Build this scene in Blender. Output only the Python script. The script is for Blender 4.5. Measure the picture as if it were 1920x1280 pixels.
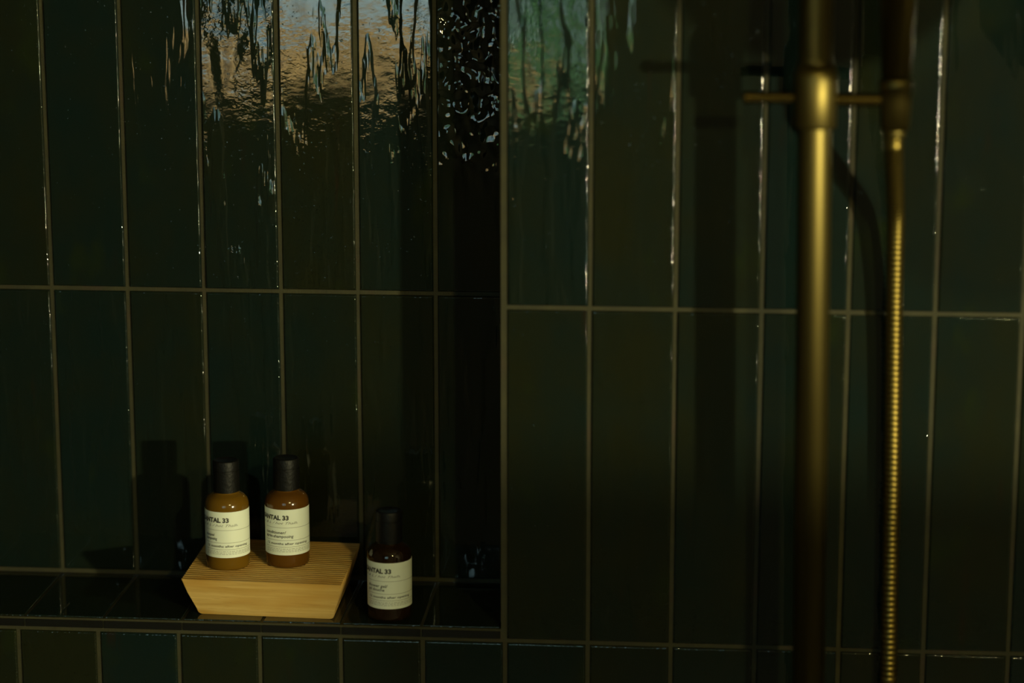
import bpy, bmesh, math, random
from mathutils import Vector, Matrix
random.seed(7)
for o in list(bpy.data.objects): bpy.data.objects.remove(o, do_unlink=True)
C = bpy.context.scene.collection
SC = bpy.context.scene
PI = math.pi

# ------------------------------------------------------------------ camera
CAM = Vector((0.15625, -1.84053, 0.6211))
r = Vector((9.96665625e-01, 8.15938492e-02, 2.73761402e-04))
u = Vector((-0.01696217, 0.2039081, 0.97884308))
d = Vector((-0.07981175, 0.97558389, -0.20461221))
cam = bpy.data.cameras.new('camera')
cam.sensor_width = 36.0
cam.lens = 84.85
cam.clip_start = 0.02
cam.dof.use_dof = True
cam.dof.focus_distance = 1.985
cam.dof.aperture_fstop = 2.0
co = bpy.data.objects.new('camera', cam)
C.objects.link(co)
M = Matrix((r, u, -d)).transposed().to_4x4()
M.translation = CAM
co.matrix_world = M
SC.camera = co

# ------------------------------------------------------------------ view, world, lights
SC.view_settings.view_transform = 'Standard'
SC.view_settings.look = 'None'
SC.view_settings.exposure = 0.0
SC.view_settings.gamma = 1.0
SC.view_settings.use_curve_mapping = False
W = bpy.data.worlds.new('sky')
SC.world = W
W.use_nodes = True
bg = W.node_tree.nodes['Background']
bg.inputs[0].default_value = (0.50, 0.84, 0.90, 1)
bg.inputs[1].default_value = 3.8

def add_light(name, kind, loc, energy, color, size=0.03):
    l = bpy.data.lights.new(name, kind)
    l.energy = energy; l.color = color
    if kind == 'POINT': l.shadow_soft_size = size
    o = bpy.data.objects.new(name, l)
    o.location = loc
    C.objects.link(o)
    return o
LAMP_A = (1.34, -1.66, 0.25)          # white wall lamp to the right of the shower
LAMP_B = (0.86, -2.05, 1.02)          # weaker yellow pendant
LAMP_A_COL = (1.0, 0.93, 0.52)
add_light('wall_lamp_light', 'POINT', LAMP_A, 125, LAMP_A_COL, 0.028)
add_light('pendant_light', 'POINT', LAMP_B, 48, (1.0, 0.86, 0.34), 0.035)
sun = add_light('sun', 'SUN', (0, 0, 5), 66.0, (1.0, 0.94, 0.76))
sun.data.angle = 0.02
sun.rotation_euler = Vector((0.35, -1.0, -0.8)).to_track_quat('-Z', 'Y').to_euler()

# ------------------------------------------------------------------ helpers
def link(o, parent=None):
    C.objects.link(o)
    if parent is not None: o.parent = parent
    return o
def mesh_obj(name, verts, faces, mat, parent=None, smooth=False, sharp=None):
    me = bpy.data.meshes.new(name)
    me.from_pydata([tuple(v) for v in verts], [], faces)
    me.update()
    if mat: me.materials.append(mat)
    if smooth:
        for p in me.polygons: p.use_smooth = True
        if sharp is not None: me.set_sharp_from_angle(angle=math.radians(sharp))
    return link(bpy.data.objects.new(name, me), parent)
class MB:
    def __init__(s): s.v = []; s.f = []
    def add(s, v, f):
        n = len(s.v); s.v += [tuple(x) for x in v]; s.f += [tuple(i + n for i in q) for q in f]
    def box(s, x0, x1, y0, y1, z0, z1):
        v = [(x, y, z) for x in (x0, x1) for y in (y0, y1) for z in (z0, z1)]
        s.add(v, [(0,1,3,2), (4,6,7,5), (0,4,5,1), (2,3,7,6), (0,2,6,4), (1,5,7,3)])
    def rbox(s, cx, cy, cz, w, dpt, h, rot=None):
        v = [Vector((x, y, z)) for x in (-w/2, w/2) for y in (-dpt/2, dpt/2) for z in (-h/2, h/2)]
        if rot is not None: v = [rot @ q for q in v]
        s.add([(q.x+cx, q.y+cy, q.z+cz) for q in v], [(0,1,3,2), (4,6,7,5), (0,4,5,1), (2,3,7,6), (0,2,6,4), (1,5,7,3)])
    def tube(s, pts, rad, n=24, cap=True):
        """swept tube through pts; rad = number or list"""
        P = [Vector(p) for p in pts]
        R = rad if isinstance(rad, (list, tuple)) else [rad]*len(P)
        base = len(s.v)
        up = None
        for i, p in enumerate(P):
            t = (P[min(i+1, len(P)-1)] - P[max(i-1, 0)]).normalized()
            if up is None:
                up = Vector((0, -1, 0)) if abs(t.y) < 0.9 else Vector((0, 0, 1))
            a = (up - t*up.dot(t)).normalized(); b = t.cross(a)
            up = a
            for k in range(n):
                w = 2*PI*k/n
                s.v.append(tuple(p + (a*math.cos(w) + b*math.sin(w))*R[i]))
        for i in range(len(P)-1):
            for k in range(n):
                q = (k+1) % n
                s.f.append((base+i*n+k, base+i*n+q, base+(i+1)*n+q, base+(i+1)*n+k))
        if cap:
            s.f.append(tuple(base+k for k in reversed(range(n))))
            s.f.append(tuple(base+(len(P)-1)*n+k for k in range(n)))
    def lathe(s, prof, n=48, origin=(0,0,0)):
        ox, oy, oz = origin; base = len(s.v)
        for (rr, z) in prof:
            for k in range(n):
                w = 2*PI*k/n
                s.v.append((ox+rr*math.cos(w), oy+rr*math.sin(w), oz+z))
        for i in range(len(prof)-1):
            for k in range(n):
                q = (k+1) % n
                s.f.append((base+i*n+k, base+i*n+q, base+(i+1)*n+q, base+(i+1)*n+k))
        s.f.append(tuple(base+k for k in reversed(range(n))))
        s.f.append(tuple(base+(len(prof)-1)*n+k for k in range(n)))
    def build(s, name, mat, parent=None, smooth=False, sharp=35):
        return mesh_obj(name, s.v, s.f, mat, parent, smooth, sharp)
def empty(name, loc, rz=0.0):
    o = bpy.data.objects.new(name, None)
    o.location = loc; o.rotation_euler = (0, 0, rz)
    o.empty_display_size = 0.02
    C.objects.link(o)
    return o
def tag(o, label=None, cat=None, group=None, kind=None):
    if label: o['label'] = label
    if cat: o['category'] = cat
    if group: o['group'] = group
    if kind: o['kind'] = kind
    return o

# ------------------------------------------------------------------ materials
def new_mat(name):
    m = bpy.data.materials.new(name); m.use_nodes = True
    nt = m.node_tree
    return m, nt, nt.nodes['Principled BSDF']
def plain(name, col, rough=0.5, metal=0.0, **kw):
    m, nt, b = new_mat(name)
    b.inputs['Base Color'].default_value = (*col, 1)
    b.inputs['Roughness'].default_value = rough
    b.inputs['Metallic'].default_value = metal
    for k, v in kw.items(): b.inputs[k.replace('_', ' ')].default_value = v
    return m
def N(nt, t, **kw):
    n = nt.nodes.new(t)
    for k, v in kw.items(): setattr(n, k, v)
    return n
def mapped_noise(nt, vec, scale, detail=2, rough=0.5, nscale=1.0, loc=None):
    mp = N(nt, 'ShaderNodeMapping'); mp.inputs['Scale'].default_value = scale
    nt.links.new(vec, mp.inputs['Vector'])
    no = N(nt, 'ShaderNodeTexNoise'); no.inputs['Scale'].default_value = nscale
    no.inputs['Detail'].default_value = detail; no.inputs['Roughness'].default_value = rough
    nt.links.new(mp.outputs[0], no.inputs['Vector'])
    return no.outputs['Fac']
def math_n(nt, op, a, b=None, c=None):
    n = N(nt, 'ShaderNodeMath', operation=op)
    for i, x in enumerate((a, b, c)):
        if x is None: continue
        if isinstance(x, (int, float)): n.inputs[i].default_value = x
        else: nt.links.new(x, n.inputs[i])
    return n.outputs[0]
def mix_col(nt, fac, a, b):
    n = N(nt, 'ShaderNodeMix', data_type='RGBA')
    if isinstance(fac, (int, float)): n.inputs[0].default_value = fac
    else: nt.links.new(fac, n.inputs[0])
    for i, x in ((6, a), (7, b)):
        if isinstance(x, tuple): n.inputs[i].default_value = (*x, 1)
        else: nt.links.new(x, n.inputs[i])
    return n.outputs[2]
def ramp(nt, fac, lo, hi):
    n = N(nt, 'ShaderNodeMapRange'); n.clamp = True
    nt.links.new(fac, n.inputs[0]); n.inputs[1].default_value = lo; n.inputs[2].default_value = hi
    return n.outputs[0]

def make_tile_mat():
    m, nt, b = new_mat('green_glaze')
    tc = N(nt, 'ShaderNodeTexCoord')
    at_t = N(nt, 'ShaderNodeAttribute', attribute_type='OBJECT', attribute_name='tone')
    at_r = N(nt, 'ShaderNodeAttribute', attribute_type='OBJECT', attribute_name='ripple')
    at_w = N(nt, 'ShaderNodeAttribute', attribute_type='OBJECT', attribute_name='wave')
    oi = N(nt, 'ShaderNodeObjectInfo')
    off = N(nt, 'ShaderNodeVectorMath', operation='SCALE'); off.inputs[0].default_value = (3.1, 1.7, 2.3)
    nt.links.new(oi.outputs['Random'], off.inputs['Scale'])
    vec = N(nt, 'ShaderNodeVectorMath', operation='ADD')
    nt.links.new(tc.outputs['Object'], vec.inputs[0]); nt.links.new(off.outputs[0], vec.inputs[1])
    v = vec.outputs[0]
    cloud = mapped_noise(nt, v, (14, 14, 9), 4, 0.62)
    fac = math_n(nt, 'ADD', at_t.outputs['Fac'], math_n(nt, 'MULTIPLY', math_n(nt, 'SUBTRACT', cloud, 0.5), 2.4))
    fac = ramp(nt, fac, 0.0, 1.0)
    col = mix_col(nt, fac, (0.0050, 0.0118, 0.0110), (0.0102, 0.0124, 0.0055))
    # yellow-green blooms and brown streaks in the glaze
    bl = ramp(nt, mapped_noise(nt, v, (22, 22, 12), 3, 0.55), 0.60, 0.78)
    col = mix_col(nt, bl, col, (0.0120, 0.0190, 0.0052))
    br = ramp(nt, mapped_noise(nt, v, (60, 60, 6), 3, 0.6), 0.66, 0.80)
    col = mix_col(nt, br, col, (0.016, 0.0095, 0.0055))
    speck = ramp(nt, mapped_noise(nt, v, (900, 900, 900), 1, 0.5), 0.26, 0.36)
    col = mix_col(nt, speck, (0.002, 0.003, 0.003), col)
    nt.links.new(col, b.inputs['Base Color'])
    b.inputs['Roughness'].default_value = 0.025
    b.inputs['IOR'].default_value = 1.5
    # relief: long drips, fine undulation, choppy ripple on some tiles
    drip = math_n(nt, 'MULTIPLY', ramp(nt, mapped_noise(nt, v, (52, 52, 8), 3, 0.5), 0.50, 0.58), 0.00038)
    drip = math_n(nt, 'ADD', drip, math_n(nt, 'MULTIPLY', mapped_noise(nt, v, (45, 45, 14), 1, 0.4), 0.00030))
    patch = math_n(nt, 'ADD', math_n(nt, 'MULTIPLY', ramp(nt, mapped_noise(nt, v, (30, 30, 16), 2, 0.5), 0.42, 0.62), 0.9), 0.25)
    fine = math_n(nt, 'MULTIPLY', mapped_noise(nt, v, (95, 95, 130), 3, 0.55), 0.00013)
    drip = math_n(nt, 'ADD', drip, math_n(nt, 'MULTIPLY', fine, patch))
    drip = math_n(nt, 'MULTIPLY', drip, at_w.outputs['Fac'])
    so = N(nt, 'ShaderNodeSeparateXYZ'); nt.links.new(tc.outputs['Object'], so.inputs[0])
    up = ramp(nt, math_n(nt, 'ADD', so.outputs['Z'], math_n(nt, 'MULTIPLY', cloud, 0.05)), -0.03, 0.07)
    rip = math_n(nt, 'MULTIPLY', mapped_noise(nt, v, (74, 74, 60), 1, 0.4), 0.0080)
    rip = math_n(nt, 'MULTIPLY', math_n(nt, 'MULTIPLY', rip, at_r.outputs['Fac']), up)
    pit = math_n(nt, 'MULTIPLY', ramp(nt, mapped_noise(nt, v, (420, 420, 300), 2, 0.5), 0.70, 0.80), 0.00006)
    edge = math_n(nt, 'MULTIPLY', mapped_noise(nt, v, (420, 420, 520), 1, 0.5), 0.00050)
    h = math_n(nt, 'ADD', math_n(nt, 'ADD', drip, rip), math_n(nt, 'ADD', pit, 0.0))
    # the edge relief acts on the rounded rim (y normal falls off there)
    ge = N(nt, 'ShaderNodeNewGeometry')
    vt = N(nt, 'ShaderNodeVectorTransform', vector_type='NORMAL', convert_from='WORLD', convert_to='OBJECT')
    nt.links.new(ge.outputs['Normal'], vt.inputs[0])
    sx = N(nt, 'ShaderNodeSeparateXYZ'); nt.links.new(vt.outputs[0], sx.inputs[0])
    rim = ramp(nt, math_n(nt, 'ABSOLUTE', sx.outputs['Y']), 0.995, 0.93)
    h = math_n(nt, 'ADD', h, math_n(nt, 'MULTIPLY', edge, rim))
    bp = N(nt, 'ShaderNodeBump'); bp.inputs['Distance'].default_value = 1.0; bp.inputs['Strength'].default_value = 1.0
    nt.links.new(h, bp.inputs['Height']); nt.links.new(bp.outputs[0], b.inputs['Normal'])
    return m
GLAZE = make_tile_mat()

def make_grout():
    m, nt, b = new_mat('grout')
    tc = N(nt, 'ShaderNodeTexCoord')
    n1 = mapped_noise(nt, tc.outputs['Object'], (45, 45, 45), 4, 0.6)
    col = mix_col(nt, ramp(nt, n1, 0.3, 0.7), (0.019, 0.0172, 0.0042), (0.034, 0.031, 0.0075))
    n2 = ramp(nt, mapped_noise(nt, tc.outputs['Object'], (16, 16, 16), 3, 0.6), 0.56, 0.74)
    col = mix_col(nt, n2, col, (0.036, 0.021, 0.009))
    nt.links.new(col, b.inputs['Base Color'])
    b.inputs['Roughness'].default_value = 0.75
    bp = N(nt, 'ShaderNodeBump'); bp.inputs['Distance'].default_value = 0.0003
    nt.links.new(mapped_noise(nt, tc.outputs['Object'], (700, 700, 700), 2, 0.5), bp.inputs['Height'])
    nt.links.new(bp.outputs[0], b.inputs['Normal'])
    return m
GROUT = make_grout()

def make_brass():
    m, nt, b = new_mat('brushed_brass')
    tc = N(nt, 'ShaderNodeTexCoord')
    n1 = mapped_noise(nt, tc.outputs['Object'], (260, 260, 9), 3, 0.5)
    col = mix_col(nt, n1, (0.066, 0.050, 0.015), (0.088, 0.068, 0.021))
    nt.links.new(col, b.inputs['Base Color'])
    b.inputs['Metallic'].default_value = 1.0
    b.inputs['Roughness'].default_value = 0.345
    b.inputs['Anisotropic'].default_value = 0.80
    tg = N(nt, 'ShaderNodeTangent', direction_type='RADIAL', axis='Z')
    nt.links.new(tg.outputs[0], b.inputs['Tangent'])
    return m
BRASS = make_brass()
BRASS_BAR = plain('polished_brass', (0.14, 0.10, 0.028), 0.20, 1.0)
HOSE_BRASS = plain('hose_brass', (0.21, 0.152, 0.038), 0.38, 1.0)

def make_wood():
    m, nt, b = new_mat('cedar_wood')
    tc = N(nt, 'ShaderNodeTexCoord')
    mp = N(nt, 'ShaderNodeMapping'); mp.inputs['Scale'].default_value = (5, 60, 120)
    nt.links.new(tc.outputs['Object'], mp.inputs[0])
    no = N(nt, 'ShaderNodeTexNoise'); no.inputs['Scale'].default_value = 1.6; no.inputs['Detail'].default_value = 5
    no.inputs['Distortion'].default_value = 0.6
    nt.links.new(mp.outputs[0], no.inputs['Vector'])
    big = mapped_noise(nt, tc.outputs['Object'], (14, 20, 60), 2, 0.5)
    col = mix_col(nt, ramp(nt, no.outputs['Fac'], 0.32, 0.68), (0.53, 0.31, 0.075), (0.68, 0.45, 0.15))
    col = mix_col(nt, ramp(nt, big, 0.45, 0.68), col, (0.52, 0.28, 0.055))
    fine = mapped_noise(nt, tc.outputs['Object'], (40, 900, 1400), 2, 0.5)
    col = mix_col(nt, ramp(nt, fine, 0.60, 0.75), col, (0.45, 0.25, 0.06))
    nt.links.new(col, b.inputs['Base Color'])
    b.inputs['Roughness'].default_value = 0.55
    return m
WOOD = make_wood()
PAPER = plain('label_paper', (0.72, 0.76, 0.66), 0.6)
INK = plain('label_ink', (0.035, 0.035, 0.03), 0.6)
INK_SOFT = plain('label_ink_soft', (0.14, 0.14, 0.11), 0.6)
CAP = None
def make_cap():
    m, nt, b = new_mat('black_cap_plastic')
    tc = N(nt, 'ShaderNodeTexCoord')
    b.inputs['Base Color'].default_value = (0.0035, 0.0035, 0.003, 1)
    b.inputs['Roughness'].default_value = 0.5
    b.inputs['Specular IOR Level'].default_value = 0.25
    bp = N(nt, 'ShaderNodeBump'); bp.inputs['Distance'].default_value = 0.0004
    nt.links.new(mapped_noise(nt, tc.outputs['Object'], (420, 420, 420), 3, 0.6), bp.inputs['Height'])
    nt.links.new(bp.outputs[0], b.inputs['Normal'])
    return m
CAP = make_cap()
def amber(name, col, rough, trans):
    m, nt, b = new_mat(name)
    b.inputs['Base Color'].default_value = (*col, 1)
    b.inputs['Roughness'].default_value = rough
    b.inputs['Transmission Weight'].default_value = trans
    b.inputs['IOR'].default_value = 1.47
    return m
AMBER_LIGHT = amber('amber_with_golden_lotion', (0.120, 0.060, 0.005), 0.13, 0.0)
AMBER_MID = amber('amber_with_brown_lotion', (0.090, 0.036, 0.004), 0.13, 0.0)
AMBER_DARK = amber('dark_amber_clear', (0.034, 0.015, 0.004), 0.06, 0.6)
ROOM_WALL = plain('dark_plaster', (0.055, 0.050, 0.038), 0.9)
FLOOR_MAT = plain('dark_stone_floor', (0.06, 0.055, 0.045), 0.6)
FRAME_MAT = plain('dark_window_frame', (0.02, 0.02, 0.018), 0.5)
LEDGE_TRIM = plain('black_glazed_edge', (0.006, 0.006, 0.005), 0.25)

# ------------------------------------------------------------------ tiled wall
D = 0.11763           # depth of the niche
PF = 0.06645          # column pitch, front wall
PN = 0.0650           # column pitch, niche
NX = -0.0676          # a joint of the niche grid
GW = 0.0031           # joint width
ROWF = [-0.0105 + 0.27267*k for k in range(-2, 4)]      # joints of the front wall
NICHE_L = NX - 10*PN
NICHE_T = 0.7953
tile_meshes = {}
def tile_mesh(w, h, rim=0.0018, th=0.007):
    """glazed tile facing -Y, rounded rim; origin at the centre of its face"""
    key = (round(w, 4), round(h, 4))
    if key in tile_meshes: return tile_meshes[key]
    rings = []
    steps = 4
    for i in range(steps+1):
        a = (PI/2)*i/steps
        rings.append((rim*(1-math.sin(a)), rim*(1-math.cos(a))))   # inset, depth
    rings = [(rim*(1-math.sin((PI/2)*i/steps)), rim*(1-math.cos((PI/2)*i/steps))) for i in range(steps+1)]
    rings.append((0.0, th))
    v = []; f = []
    for ins, dep in rings:
        x = w/2-ins; z = h/2-ins
        v += [(-x, dep, -z), (x, dep, -z), (x, dep, z), (-x, dep, z)]
    f.append((0, 1, 2, 3))
    for i in range(len(rings)-1):
        for k in range(4):
            q = (k+1) % 4
            f.append((i*4+k, (i+1)*4+k, (i+1)*4+q, i*4+q))
    me = bpy.data.meshes.new('tile')
    me.from_pydata(v, [], f); me.update()
    me.materials.append(GLAZE)
    bm = bmesh.new(); bm.from_mesh(me); bmesh.ops.recalc_face_normals(bm, faces=bm.faces); bm.to_mesh(me); bm.free()
    # flat front face must look to -Y
    if me.polygons[0].normal.y > 0:
        me.flip_normals()
    for i, p in enumerate(me.polygons): p.use_smooth = i != 0
    sh_ = me.attributes.new('sharp_edge', 'BOOLEAN', 'EDGE')
    for i, e in enumerate(me.edges):
        a_, b_ = e.vertices
        sh_.data[i].value = (a_ % 4 == b_ % 4)
    tile_meshes[key] = me
    return me
def tile(parent, x0, x1, z0, z1, y=0.0, tone=None, ripple=0.0, wave=1.0, rot=None, origin=None, name='tile', tilt=1.0):
    me = tile_mesh(x1-x0, z1-z0)
    o = bpy.data.objects.new(name, me)
    C.objects.link(o); o.parent = parent
    o['tone'] = float(random.random() if tone is None else tone)
    o['ripple'] = float(ripple); o['wave'] = float(wave)
    if rot is None:
        o.location = ((x0+x1)/2, y + random.uniform(-0.0003, 0.0003), (z0+z1)/2)
        o.rotation_euler = (random.gauss(0, 0.0022)*tilt, random.gauss(0, 0.0012), random.gauss(0, 0.0035)*tilt)
    else:
        o.location = origin; o.rotation_euler = rot
    return o
G0 = 0.0016      # grout surface sits behind the tile face
# front wall: grout body, four boxes round the niche opening
mb = MB()
XL, XR, ZB, ZT = -1.70, 1.70, -1.05, 1.50
mb.box(0.0-0.0032, XR, G0, 0.22, ZB, ZT)
mb.box(XL, NICHE_L, G0, 0.22, ZB, ZT)
mb.box(NICHE_L, -0.0032, G0, 0.22, ZB, -0.0085)
mb.box(NICHE_L, -0.0032, G0, 0.22, NICHE_T, ZT)
wall = mb.build('wall_back', GROUT)
tag(wall, 'dark green glazed tile wall with olive grout, flush plane right of and below the niche', kind='structure')
ftone = {0: 0.15, 1: 0.85, 2: 0.55, 3: 0.10, 4: 0.45, 5: 0.30}
for ri in range(len(ROWF)-1):
    z0, z1 = ROWF[ri]+GW/2, ROWF[ri+1]-GW/2
    for k in range(-15, 15):
        x0, x1 = k*PF + GW/2, (k+1)*PF - GW/2
        if k < 0 and z1 > 0.01 and x1 > NICHE_L + 0.002:
            continue
        tn = None; wv = random.choice((0.15, 0.25, 0.35)); rp = 0.0
        if ri == 3 and k in ftone: tn = ftone[k]
        if ri == 3 and k == 0: wv = 1.0
        if ri == 2 and k >= 0: tn = (0.6, 0.75, 0.5, 0.35, 0.25, 0.55, 0.3)[k % 7]
        tile(wall, x0, x1, z0, z1, 0.0, tn, rp, wv)
# far tiles, outside the picture: one joined mesh
mb = MB()
for ri in range(-4, 6):
    za = -0.0105 + 0.27267*ri
    z0, z1 = max(za+GW/2, ZB), min(za+0.27267-GW/2, ZT)
    for k in range(-25, 25):
        if -2 <= ri < 3 and -15 <= k < 15: continue
        if NICHE_L - 0.03 < k*PF < -0.01 and 0 <= ri < 3: continue
        mb.box(k*PF+GW/2, (k+1)*PF-GW/2, 0.0, 0.006, z0, z1)
o = mb.build('outer_tiles', GLAZE, wall); o['kind'] = 'stuff'

# the niche
mb = MB()
mb.box(NICHE_L, -0.0032, D+G0, 0.21, 0.0, NICHE_T)                  # back
mb.box(NICHE_L, -0.0032, 0.0008, 0.21, -0.0085, -0.0011)            # ledge body
niche = mb.build('wall_niche', GROUT)
tag(niche, 'recessed shelf niche lined with dark green glazed tiles', kind='structure')
zrows = [0.0, 0.2497, 0.5224, NICHE_T]
ntone_top = {-6: 0.55, -5: 0.2, -4: 0.35, -3: 0.30, -2: 0.75, -1: 0.30, 0: 0.5}
ntone_bot = {-6: 0.35, -5: 0.25, -4: 0.55, -3: 0.15, -2: 0.70, -1: 0.65, 0: 0.55}
for ri in range(3):
    z0 = zrows[ri] + (GW/2 if ri else 0.0036); z1 = zrows[ri+1]-GW/2
    for k in range(-10, 1):
        x0 = NX + k*PN + GW/2; x1 = x0 + PN - GW
        if k == 0: x1 = -0.0045
        tn = (ntone_bot if ri == 0 else ntone_top).get(k, None)
        rp = 1.0 if (k == 0 and ri == 1) else 0.0
        wv = 1.0
        if ri == 1 and k in (-3, -2, -1, 0): wv = {-3: 1.6, -2: 0.85, -1: 1.1, 0: 0.4}[k]
        if ri == 1 and k < -3: wv = 0.22 if k == -4 else 0.15
        if ri == 0: wv = 0.7
        t = tile(niche, x0, x1, z0, z1, D, tn, rp, wv)
        t.rotation_euler.z *= 0.6
# ledge tiles, faces up
for k in range(-10, 1):
    x0 = NX + k*PN + 0.0012; x1 = x0 + PN - 0.0024
    if k == 0: x1 = -0.0045
    y0, y1 = 0.0030, D-0.0010
    me = tile_mesh(x1-x0, y1-y0, 0.0006)
    t = bpy.data.objects.new('ledge_tile', me); C.objects.link(t); t.parent = niche
    t['tone'] = 0.6; t['ripple'] = 0.0; t['wave'] = 0.25
    t.rotation_euler = (-PI/2, 0, 0)
    t.location = ((x0+x1)/2, (y0+y1)/2, 0.0)
# jamb tiles (right side of the niche, facing left) and left jamb
for ri in range(3):
    z0 = zrows[ri] + (GW/2 if ri else 0.0036); z1 = zrows[ri+1]-GW/2
    for side in (0, 1):
        me = tile_mesh(D-0.006, z1-z0)
        t = bpy.data.objects.new('jamb_tile', me); C.objects.link(t); t.parent = niche
        t['tone'] = random.random(); t['ripple'] = 0.0; t['wave'] = 0.8
        t.rotation_euler = (0, 0, -PI/2 if side == 0 else PI/2)
        t.location = (-0.0045 if side == 0 else NICHE_L+0.0014, D/2+0.001, (z0+z1)/2)
# glazed edge strip along the front of the ledge
mb = MB()
for k in range(-10, 1):
    x0 = NX + k*PN + 0.0006; x1 = x0 + PN - 0.0012
    if k == 0: x1 = -0.0036
    mb.box(x0, x1, -0.0004, 0.004, -0.0086, -0.0026)
mb.build('ledge_edge', LEDGE_TRIM, niche)

# ------------------------------------------------------------------ the room around (behind the camera)
RY = -3.20
def struct(name, mb_, mat, label):
    o = mb_.build(name, mat); tag(o, label, kind='structure'); return o
m1 = MB(); m1.box(XL-0.1, XR+0.1, RY-0.15, 0.22, ZB-0.1, ZB); struct('floor', m1, FLOOR_MAT, 'dark stone bathroom floor')
m1 = MB(); m1.box(XL-0.1, XR+0.1, RY-0.15, 0.22, ZT, ZT+0.1); struct('ceiling', m1, ROOM_WALL, 'dark plastered ceiling')
m1 = MB(); m1.box(XL-0.1, XL, RY-0.15, 0.22, ZB, ZT); struct('wall_left', m1, ROOM_WALL, 'dark plastered wall at the left')
m1 = MB(); m1.box(XR, XR+0.1, RY-0.15, 0.22, ZB, ZT); struct('wall_right', m1, ROOM_WALL, 'dark plastered wall at the right')
m1 = MB()
WX0, WX1, WZ0, WZ1 = -0.98, -0.02, 0.05, 0.95
m1.box(XL, WX0, RY-0.12, RY, ZB, ZT); m1.box(WX1, XR, RY-0.12, RY, ZB, ZT)
m1.box(WX0, WX1, RY-0.12, RY, ZB, WZ0); m1.box(WX0, WX1, RY-0.12, RY, WZ1, ZT)
struct('wall_front', m1, ROOM_WALL, 'dark plastered wall with the window, behind the camera')
win = empty('window_1', ((WX0+WX1)/2, RY-0.06, WZ0)); tag(win, 'small garden window mirrored in the glaze', kind='structure')
def wbar(x0, x1, z0, z1, y0=-0.02, y1=0.02, nm='window_frame', mat=FRAME_MAT):
    m = MB(); cx = (WX0+WX1)/2
    m.box(x0-cx, x1-cx, y0, y1, z0-WZ0, z1-WZ0)
    return m.build(nm, mat, win)
wbar(WX0, WX0+0.03, WZ0, WZ1); wbar(WX1-0.03, WX1, WZ0, WZ1)
wbar(WX0, WX1, WZ0, WZ0+0.03); wbar(WX0, WX1, WZ1-0.03, WZ1)
def pane_mat():
    m = bpy.data.materials.new('window_glass'); m.use_nodes = True; nt = m.node_tree
    nt.nodes.clear()
    out = N(nt, 'ShaderNodeOutputMaterial'); mx = N(nt, 'ShaderNodeMixShader')
    tr = N(nt, 'ShaderNodeBsdfTransparent'); gl = N(nt, 'ShaderNodeBsdfGlossy'); gl.inputs['Roughness'].default_value = 0.02
    mx.inputs[0].default_value = 0.06
    nt.links.new(tr.outputs[0], mx.inputs[1]); nt.links.new(gl.outputs[0], mx.inputs[2]); nt.links.new(mx.outputs[0], out.inputs[0])
    return m
wbar(WX0+0.03, WX1-0.03, WZ0+0.03, WZ1-0.03, -0.003, 0.003, 'pane', pane_mat())

# garden beyond the window
def noisy(name, a, b_, scale, rough=0.9):
    m, nt, b = new_mat(name)
    tc = N(nt, 'ShaderNodeTexCoord')
    col = mix_col(nt, ramp(nt, mapped_noise(nt, tc.outputs['Object'], (scale, scale, scale*1.6), 4, 0.6), 0.35, 0.65), a, b_)
    nt.links.new(col, b.inputs['Base Color']); b.inputs['Roughness'].default_value = rough
    return m
m1 = MB(); m1.box(-14, 14, -30, RY-0.2, -1.25, -1.15)
g = m1.build('ground', noisy('pale_gravel', (0.24, 0.34, 0.38), (0.40, 0.52, 0.56), 3.0)); tag(g, 'pale gravel yard outside the window', kind='structure')
STONE = noisy('ochre_stone', (0.14, 0.085, 0.03), (0.60, 0.40, 0.15), 6.0)
gw = empty('garden_wall', (-1.0, -7.0, -1.15)); tag(gw, 'low ochre stone wall in the yard beyond the window', 'wall')
for row in range(7):
    x = -2.6 + (row % 2)*0.17
    while x < 2.4:
        w = random.uniform(0.26, 0.46)
        m = MB(); m.box(x+0.008, x+w-0.008, -0.14+random.uniform(-0.02, 0.02), 0.14+random.uniform(-0.02, 0.02), row*0.152+0.006, row*0.152+0.147)
        m.build('stone', STONE, gw)
        x += w
BARK = plain('dark_bark', (0.02, 0.016, 0.012), 0.9)
LEAF = noisy('shrub_leaves', (0.035, 0.11, 0.035), (0.09, 0.24, 0.09), 5.0)
lab = ['thin dark trunk in the yard nearest the left window edge', 'slanting dark trunk in the yard near the window centre', 'forked dark trunk in the yard beside the green shrub']
for (tx, ty, lean), lb in zip(((-1.62, -5.9, 0.05), (-1.18, -5.6, -0.16), (-0.72, -5.8, 0.03)), lab):
    t = empty('tree', (tx, ty, -1.15)); tag(t, lb, 'tree')
    m = MB(); m.tube([(0, 0, 0), (lean*0.4, 0, 0.8), (lean, 0.05, 1.7), (lean*1.5, 0, 3.2)], [0.035, 0.028, 0.024, 0.014], 8)
    m.tube([(lean*0.5, 0, 1.0), (lean*0.5+0.16, 0, 1.35), (lean*0.5+0.2, 0, 1.9)], [0.016, 0.012, 0.006], 6)
    m.build('trunk', BARK, t, True)
sh = empty('shrub', (-0.42, -6.2, -1.15)); tag(sh, 'tall green shrub in front of the ochre garden wall', 'shrub')
m = MB()
for i in range(420):
    a = random.uniform(0, 2*PI); rr = random.uniform(0.0, 0.36); z = random.uniform(0.98, 2.2)
    R = Matrix.Rotation(random.uniform(0, PI), 3, 'Z') @ Matrix.Rotation(random.uniform(-1, 1), 3, 'X')
    m.rbox(rr*math.cos(a), rr*math.sin(a), z, 0.05, 0.004, 0.12, R)
f_ = m.build('foliage', LEAF, sh); f_['kind'] = 'stuff'
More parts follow.
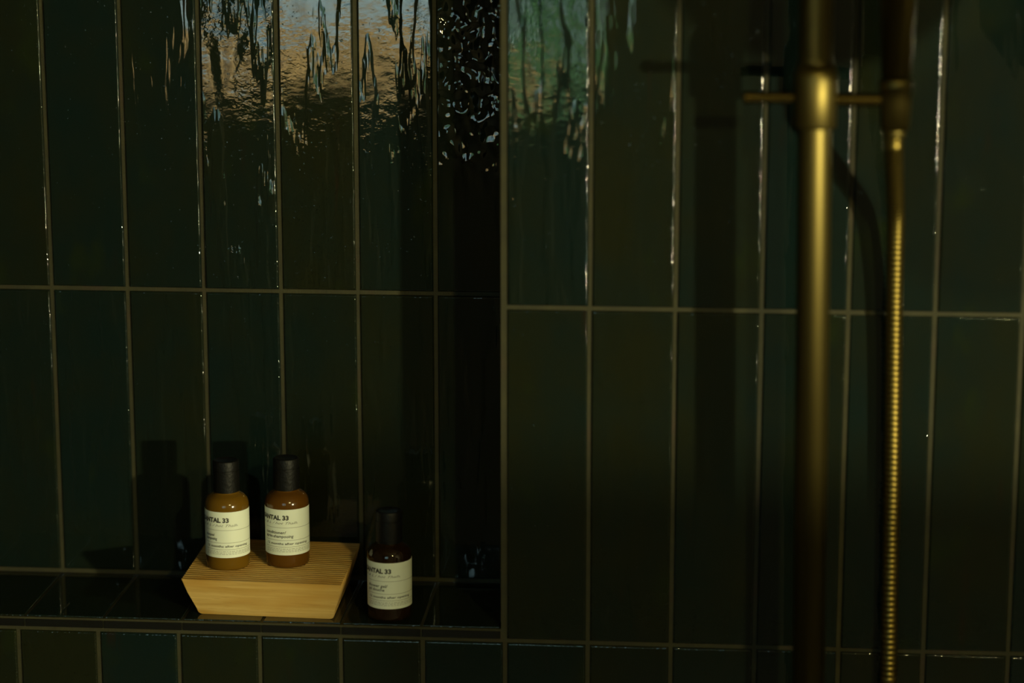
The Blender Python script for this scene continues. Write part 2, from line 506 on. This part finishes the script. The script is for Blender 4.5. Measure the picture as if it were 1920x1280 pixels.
m = MB(); m.tube([(0, 0, 0), (0.02, 0, 1.2), (0, 0, 2.0)], [0.03, 0.02, 0.01], 8); m.build('stem', BARK, sh, True)

# lamp fixtures
wl = empty('wall_lamp', (XR, LAMP_A[1], LAMP_A[2])); tag(wl, 'small wall lamp on the right-hand wall', 'lamp')
m = MB(); m.tube([(0, 0, 0), (-0.02, 0, 0)], 0.05, 24); m.build('base_plate', BRASS, wl, True)
m = MB(); m.tube([(-0.02, 0, 0), (-0.30, 0, 0), (-0.322, 0, 0)], [0.008, 0.008, 0.012], 12); m.build('arm', BRASS, wl, True)
pl = empty('pendant_lamp', (LAMP_B[0], LAMP_B[1], ZT)); tag(pl, 'small pendant lamp hanging from the ceiling', 'lamp')
m = MB(); m.tube([(0, 0, 0), (0, 0, LAMP_B[2]-ZT+0.05)], 0.003, 8); m.build('cord', FRAME_MAT, pl, True)
m = MB(); m.tube([(0, 0, LAMP_B[2]-ZT+0.07), (0, 0, LAMP_B[2]-ZT+0.04)], 0.014, 16); m.build('socket', BRASS, pl, True)

# added unseen: disc on an arm shading the upper rail, rack shading lower right
sm = empty('rail_shade_mirror', (0.56, 0.0, 0.62)); tag(sm, 'round brass disc on a wall arm, added out of view to shade the upper rail', 'shade_mirror')
m = MB(); m.tube([(0, 0, 0), (0, -0.012, 0)], 0.03, 24); m.build('wall_plate', BRASS, sm, True)
m = MB(); m.tube([(0, -0.012, 0), (0.02, -0.16, 0.0), (-0.085, -0.355, 0.0)], 0.006, 12); m.build('arm', BRASS, sm, True)
mc = Vector((-0.090, -0.36, -0.128))
mdir = Vector((0.62, -0.78, 0.0)).normalized()
m = MB(); m.tube([mc-mdir*0.008, mc-mdir*0.006, mc+mdir*0.004, mc+mdir*0.006], [0.080, 0.085, 0.085, 0.081], 48); m.build('shade_disc', BRASS, sm, True)
m = MB(); m.tube([(-0.090, -0.36, 0.004), (-0.090, -0.36, -0.045)], 0.005, 12); m.build('pivot', BRASS, sm, True)
DARKW = plain('dark_stained_wood', (0.03, 0.022, 0.015), 0.6)
RX0, RX1, RYY, RTOP = 0.757, 1.12, -1.0, 0.200
st = empty('added_shade_rack', ((RX0+RX1)/2, RYY, ZB)); tag(st, 'dark wooden rack, added out of view to shade the right bottle and lower wall', 'towel rack')  # added out of view, shades the right bottle and lower right wall
hw = (RX1-RX0)/2
for sx in (-1, 1):
    m = MB(); m.tube([(sx*(hw-0.012), 0, 0), (sx*(hw-0.012), 0, RTOP-ZB)], 0.010, 16); m.build('upright', DARKW, st, True)
    m = MB(); m.box(sx*(hw-0.012)-0.012, sx*(hw-0.012)+0.012, -0.16, 0.16, 0.0, 0.022); m.build('foot', DARKW, st)
for zz in (0.35, 0.75, RTOP-ZB-0.012):
    m = MB(); m.tube([(-hw+0.012, 0, zz), (hw-0.012, 0, zz)], 0.008, 16); m.build('rung', DARKW, st, True)
def shade_towel():  # unseen cloth added over the rack to block the wall lamp
    V = []; F_ = []; nx, ns = 40, 30
    prof_ = []
    for i in range(ns+1):
        t = i/ns
        if t < 0.45: prof_.append((-0.0125-0.006*(0.45-t), RTOP-0.012-(0.45-t)*1.35))
        elif t <= 0.55:
            a = PI - PI*(t-0.45)/0.10; prof_.append((0.0125*math.cos(a), RTOP-0.012+0.0125*math.sin(a)))
        else: prof_.append((0.0125+0.006*(t-0.55), RTOP-0.012-(t-0.55)*1.15))
    for lay in (0.0, 0.004):
        for (yy, zz) in prof_:
            for k in range(nx+1):
                x = -hw+0.028 + (2*hw-0.056)*k/nx
                r0 = math.hypot(yy, 0.001) ; sc = 1+lay/0.0125
                wob = 0.003*math.sin(k*0.7)*min(1, (RTOP-zz)*6)
                V.append((x, yy*sc+wob, zz + (lay if zz > RTOP-0.013 else 0)))
    w = nx+1; n0 = (ns+1)*w
    for i in range(ns):
        for k in range(nx):
            a = i*w+k
            F_.append((a, a+1, a+w+1, a+w)); F_.append((n0+a, n0+a+w, n0+a+w+1, n0+a+1))
    for i in range(ns):
        for k in (0, nx):
            a = i*w+k; F_.append((a, a+w, n0+a+w, n0+a))
    for k in range(nx):
        for i in (0, ns):
            a = i*w+k; F_.append((a, n0+a, n0+a+1, a+1))
    o = mesh_obj('shade_towel', V, F_, plain('charcoal_shade_cloth', (0.03, 0.03, 0.028), 0.95), None, True, 60)
    o.location = ((RX0+RX1)/2, RYY, 0.0)
    tag(o, 'charcoal cloth over the wooden rack, added out of view to cast shade', 'shade_towel')
shade_towel()

# ------------------------------------------------------------------ shower rail
rail = empty('shower_rail', (0.2348, 0.0, 0.0)); tag(rail, 'brushed brass vertical shower rail mounted in front of the tiled wall', 'shower rail')
def rx(z): return 0.2380 - (z-0.0056)*0.0146 - 0.2348
YP = -0.100
m = MB(); m.tube([(rx(z), YP, z) for z in (-0.34, 0.0, 0.3, 0.6, 0.72)], 0.0122, 40); m.build('pipe', BRASS, rail, True)
for z in (-0.30, 0.68):
    m = MB(); m.tube([(rx(z), 0.0, z), (rx(z), -0.006, z), (rx(z), -0.0065, z), (rx(z), YP-0.004, z)], [0.024, 0.024, 0.010, 0.010], 32)
    m.build('wall_bracket', BRASS, rail, True)
# sliding clamp
zc = 0.4390
m = MB()
prof = [(0.0125, 0.0240), (0.0135, 0.0225), (0.0150, 0.0185), (0.0156, 0.0165), (0.0158, 0.014), (0.0158, -0.0205), (0.0155, -0.0222), (0.0125, -0.0228)]
m.lathe([(a, z) for a, z in reversed(prof)], 48, (rx(zc), YP, zc))
cl = m.build('clamp', BRASS, rail, True)
m = MB(); m.tube([(rx(zc)-0.014, YP, zc-0.001), (-0.0455, YP, zc-0.001), (-0.0530, YP, zc-0.001), (-0.0545, YP, zc-0.001)], [0.0042, 0.0042, 0.0046, 0.0036], 24)
m.build('clamp_knob', BRASS_BAR, rail, True)
m = MB(); m.tube([(rx(zc)+0.013, YP, zc-0.002), (0.046, YP, zc-0.002)], 0.0048, 24); m.build('holder_arm', BRASS_BAR, rail, True)
HX, HZ = 0.0540, 0.4335
m = MB()
m.lathe([(0.0098, -0.018), (0.0104, -0.0165), (0.0118, 0.012), (0.0124, 0.0165), (0.0118, 0.018)], 40, (HX, YP, HZ))
m.build('holder_cup', BRASS, rail, True)
# hand shower standing in the holder
hs = empty('hand_shower', (0.2348+HX, YP, HZ+0.0185)); tag(hs, 'dim brass hand shower handle standing in the rail holder', 'hand shower')
m = MB()
m.tube([(0, 0, 0.0), (0, 0, 0.004), (-0.0005, -0.003, 0.03), (-0.001, -0.009, 0.07), (-0.002, -0.018, 0.11), (-0.003, -0.030, 0.15), (-0.004, -0.046, 0.185)],
       [0.0100, 0.0108, 0.0118, 0.0132, 0.0138, 0.0138, 0.0150], 32)
m.build('handle', BRASS, hs, True)
m = MB()
c0 = Vector((-0.004, -0.060, 0.205)); n0 = Vector((0, -0.80, -0.60))
m.tube([c0-n0*0.014, c0-n0*0.010, c0+n0*0.006, c0+n0*0.009], [0.026, 0.050, 0.052, 0.049], 40)
hd = m.build('shower_head', BRASS, hs, True)
m = MB(); m.tube([c0+n0*0.0092, c0+n0*0.0105], [0.045, 0.044], 40); m.build('spray_face', FRAME_MAT, hd, True)
# hose
ctrl = [(0.2888, -0.100, 0.4110), (0.2890, -0.099, 0.4030), (0.2905, -0.084, 0.3900), (0.2942, -0.055, 0.3640), (0.2970, -0.034, 0.3400),
        (0.2983, -0.024, 0.3030), (0.2994, -0.019, 0.2600), (0.3004, -0.017, 0.2180), (0.3021, -0.016, 0.1350), (0.3036, -0.016, 0.0300), (0.3046, -0.016, -0.0300), (0.3052, -0.018, -0.20), (0.303, -0.03, -0.36)]
def catmull(P, step):
    out = []
    P = [Vector(p) for p in P]
    for i in range(len(P)-1):
        a, b_, c, e = P[max(i-1, 0)], P[i], P[i+1], P[min(i+2, len(P)-1)]
        n = max(2, int((c-b_).length/step))
        for k in range(n):
            t = k/n
            out.append(0.5*((2*b_) + (c-a)*t + (2*a-5*b_+4*c-e)*t*t + (3*b_-a-3*c+e)*t**3))
    out.append(P[-1]); return out
pts = catmull(ctrl, 0.00055)
# even spacing
L = [0.0]
for i in range(1, len(pts)): L.append(L[-1]+(pts[i]-pts[i-1]).length)
stepL = 0.0044/6
res = []; radl = []; j = 0; s = 0.0
while s < L[-1]:
    while L[j+1] < s: j += 1
    t = (s-L[j])/(L[j+1]-L[j]); res.append(pts[j].lerp(pts[j+1], t))
    ph = (s/0.0044) % 1.0
    radl.append(0.0060 + 0.00090*abs(math.sin(PI*ph))**0.8)
    s += stepL
O = Vector((0.2888, -0.100, 0.4110))
hose = empty('shower_hose', O); tag(hose, 'ribbed golden brass shower hose hanging along the tiles right of the rail', 'hose')
m = MB(); m.tube([p-O for p in res], radl, 18); m.build('ribbed_tube', HOSE_BRASS, hose, True, 80)
m = MB(); m.lathe([(0.0066, -0.0020), (0.0076, -0.0012), (0.0080, 0.002), (0.0080, 0.004)], 32, (0, 0.0, 0.0)); m.build('hose_nut', BRASS, hose, True)

# ------------------------------------------------------------------ grooved wooden block
BH = 0.035
bx = MB()
# outline in x-z (half) for a section, bottom corners rounded
def outline(ztop):
    """right half then left half, counter-clockwise, of the trapezoid section"""
    xb, xt = 0.0567, 0.0657
    rr = 0.0040
    pts_ = []
    # right bottom corner rounded
    for i in range(5):
        a = -PI/2 + (PI/2+0.25)*i/4 - 0.0
        pts_.append((xb-rr+rr*math.cos(a), rr+rr*math.sin(a)))
    def xs(z): return xb + (xt-xb)*max(0, z)/BH
    pts_.append((xs(BH*0.62), BH*0.62)); 
    pts_.append((xs(ztop)-0.0004 if ztop >= BH else xs(ztop), ztop))
    right = pts_
    left = [(-x, z) for x, z in reversed(right)]
    return right + left
nG = 22
ys = []
per = 1.0/nG
for i in range(nG):
    t0 = i*per
    ys += [(t0, 0), (t0+per*0.55, 0), (t0+per*0.60, 1), (t0+per*0.94, 1)]
ys.append((1.0, 0))
ys[0] = (0.0, 0)
Vv = []; Ff = []
YB0, YF0 = 0.0185, 0.0     # front face: bottom and top offsets
DEP = 0.1165
for (t, g_) in ys:
    for (x, z) in outline(BH if not g_ else BH-0.0024):
        yf = YB0 + (YF0-YB0)*z/BH
        yb = DEP
        if t == 0 and z < 0.004: yf += 0.0004
        Vv.append((x - 0.0016*t, yf + t*(yb-yf) - 0.045*x, z))
n = len(outline(BH))
for i in range(len(ys)-1):
    for k in range(n):
        q = (k+1) % n
        Ff.append((i*n+k, i*n+q, (i+1)*n+q, (i+1)*n+k))
Ff.append(tuple(reversed(range(n)))); Ff.append(tuple((len(ys)-1)*n+k for k in range(n)))
blk = mesh_obj('wooden_soap_stand', Vv, Ff, WOOD)
bm = bmesh.new(); bm.from_mesh(blk.data); bmesh.ops.recalc_face_normals(bm, faces=bm.faces); bm.to_mesh(blk.data); bm.free()
blk.location = (-0.1963, -0.0048, 0.0002)
blk.rotation_euler = (0, 0, 0.0)
tag(blk, 'honey-coloured wooden block with a grooved top and slanted ends, standing on the niche ledge', 'wooden stand')

# ------------------------------------------------------------------ bottles
RB = 0.0179
def text_mesh(body, size, shear=0.0, bold=0.0, spacing=1.0):
    cu = bpy.data.curves.new('t', 'FONT'); cu.body = body; cu.size = size; cu.shear = shear
    cu.offset = bold; cu.space_character = spacing; cu.resolution_u = 2; cu.fill_mode = 'FRONT'
    ob = bpy.data.objects.new('t', cu); C.objects.link(ob)
    dg = bpy.context.evaluated_depsgraph_get(); dg.update()
    me = bpy.data.meshes.new_from_object(ob.evaluated_get(dg))
    v = [tuple(p.co) for p in me.vertices]; f = [tuple(p.vertices) for p in me.polygons]
    bpy.data.objects.remove(ob, do_unlink=True); bpy.data.curves.remove(cu); bpy.data.meshes.remove(me)
    return v, f
def bottle(loc, glass, label, lines, group):
    b = empty('toiletry_bottle', loc)
    tag(b, label, 'bottle', group)
    m = MB()
    prof = [(0.0150, 0.0), (0.0168, 0.0006), (0.0177, 0.0022), (RB, 0.0045), (RB, 0.0525), (0.01765, 0.0548), (0.0168, 0.0572),
            (0.0152, 0.0594), (0.0130, 0.0612), (0.0108, 0.0622), (0.0098, 0.0632), (0.0096, 0.0655)]
    m.lathe(prof, 64); m.build('body', glass, b, True, 60)
    m = MB()
    m.lathe([(0.0100, 0.0634), (0.0107, 0.0638), (0.0108, 0.0648), (0.0108, 0.0812)], 56)
    cp = m.build('cap', CAP, b, True)
    m = MB()
    m.lathe([(0.0104, 0.0812), (0.0104, 0.0816), (0.0108, 0.0819), (0.0108, 0.0880), (0.0104, 0.0892), (0.0094, 0.0897), (0.0086, 0.0893)], 56)
    m.build('flip_lid', CAP, cp, True)
    # paper label, a thin curved sheet
    phi0 = math.atan2(CAM.x-loc[0], loc[1]-CAM.y)
    lt, lb_ = 0.0500, 0.0116
    m = MB(); n_ = 72; a0, a1 = -0.034/RB, 0.036/RB
    vs = []
    for rr in (RB+0.00005, RB+0.00022):
        for zz in (lb_, lt):
            for i in range(n_+1):
                a = phi0 + a0 + (a1-a0)*i/n_
                vs.append((rr*math.sin(a), -rr*math.cos(a), zz))
    w = n_+1; fs = []
    for i in range(n_):
        fs.append((2*w+i, 2*w+i+1, 3*w+i+1, 3*w+i)); fs.append((i+1, i, w+i, w+i+1))
        fs.append((w+i, 3*w+i, 3*w+i+1, w+i+1)); fs.append((i, i+1, 2*w+i+1, 2*w+i))
    fs.append((0, 2*w, 3*w, w)); fs.append((n_, w+n_, 3*w+n_, 2*w+n_))
    m.add(vs, fs); lab_o = m.build('label', PAPER, b, True, 40); lab_o['label'] = 'pale cream paper label with black print'
    def wrap(v, f, s0, base, mat, nm):
        R = RB+0.00032
        out = []
        for (x, y, _) in v:
            a = phi0 + (s0+x)/RB
            out.append((R*math.sin(a), -R*math.cos(a), lt-base+y))
        return out, f
    dark = MB(); soft = MB()
    for (txt, s0, s1, base, size, shear, bold, tgt) in lines:
        v, f = text_mesh(txt, size, shear, bold)
        if not v: continue
        x0 = min(p[0] for p in v); x1 = max(p[0] for p in v)
        k = (s1-s0)/(x1-x0)
        v = [((p[0]-x0)*k, p[1], 0) for p in v]
        vv, ff = wrap(v, f, s0, base, INK, 'x')
        (dark if tgt == 'd' else soft).add(vv, ff)
    for base in (0.0152, 0.0258, 0.0314):          # ruled lines
        for i in range(40):
            sA = -0.021 + i*(0.049/40); sB = sA + 0.049/40
            v = [(sA, -0.00012, 0), (sB, -0.00012, 0), (sB, 0.00012, 0), (sA, 0.00012, 0)]
            vv, ff = wrap(v, [(0, 1, 2, 3)], 0, base, INK, 'x'); soft.add(vv, ff)
    rnd = random.Random(3)
    for base in (0.0332, 0.0344, 0.0356):                  # the small print at the foot, too small to read: short dashes
        s = -0.0195
        while s < 0.023:
            L_ = rnd.uniform(0.0008, 0.0028)
            v = [(s, 0, 0), (s+L_, 0, 0), (s+L_, 0.00030, 0), (s, 0.00030, 0)]
            vv, ff = wrap(v, [(0, 1, 2, 3)], 0, base, INK, 'x'); soft.add(vv, ff)
            s += L_+0.0007
    dark.build('lettering', INK, lab_o); soft.build('small_print', INK_SOFT, lab_o)
    return b
def lines_for(l1, e1, l2, e2):
    return [('SANTAL 33', -0.0255, 0.0013, 0.0086, 0.0052, 0.0, 0.00026, 'd'),
            ('L & L / hot Thalh.', -0.0240, 0.0088, 0.0122, 0.0029, 0.45, 0.0, 's'),
            (l1, -0.0205, e1, 0.0204, 0.0034, 0.12, 0.00006, 'd'),
            (l2, -0.0205, e2, 0.0236, 0.0034, 0.12, 0.00006, 'd'),
            ('12 months after opening', -0.0190, 0.0182, 0.0295, 0.0026, 0.05, 0.00005, 'd')]
GR = None
bottle((-0.2313, 0.0380, BH+0.0003), AMBER_LIGHT, 'small amber bottle with black cap and golden contents, on the left of the wooden block',
       lines_for('shampoo/', -0.0109, 'shampooing', -0.0088), 'amber toiletry bottles with cream labels')
bottle((-0.1837, 0.0494, BH+0.0003), AMBER_MID, 'small amber bottle with black cap and brown contents, near the middle of the wooden block',
       lines_for('conditioner/', -0.0010, 'apr\u00e8s-shampooing', 0.0049), 'amber toiletry bottles with cream labels')
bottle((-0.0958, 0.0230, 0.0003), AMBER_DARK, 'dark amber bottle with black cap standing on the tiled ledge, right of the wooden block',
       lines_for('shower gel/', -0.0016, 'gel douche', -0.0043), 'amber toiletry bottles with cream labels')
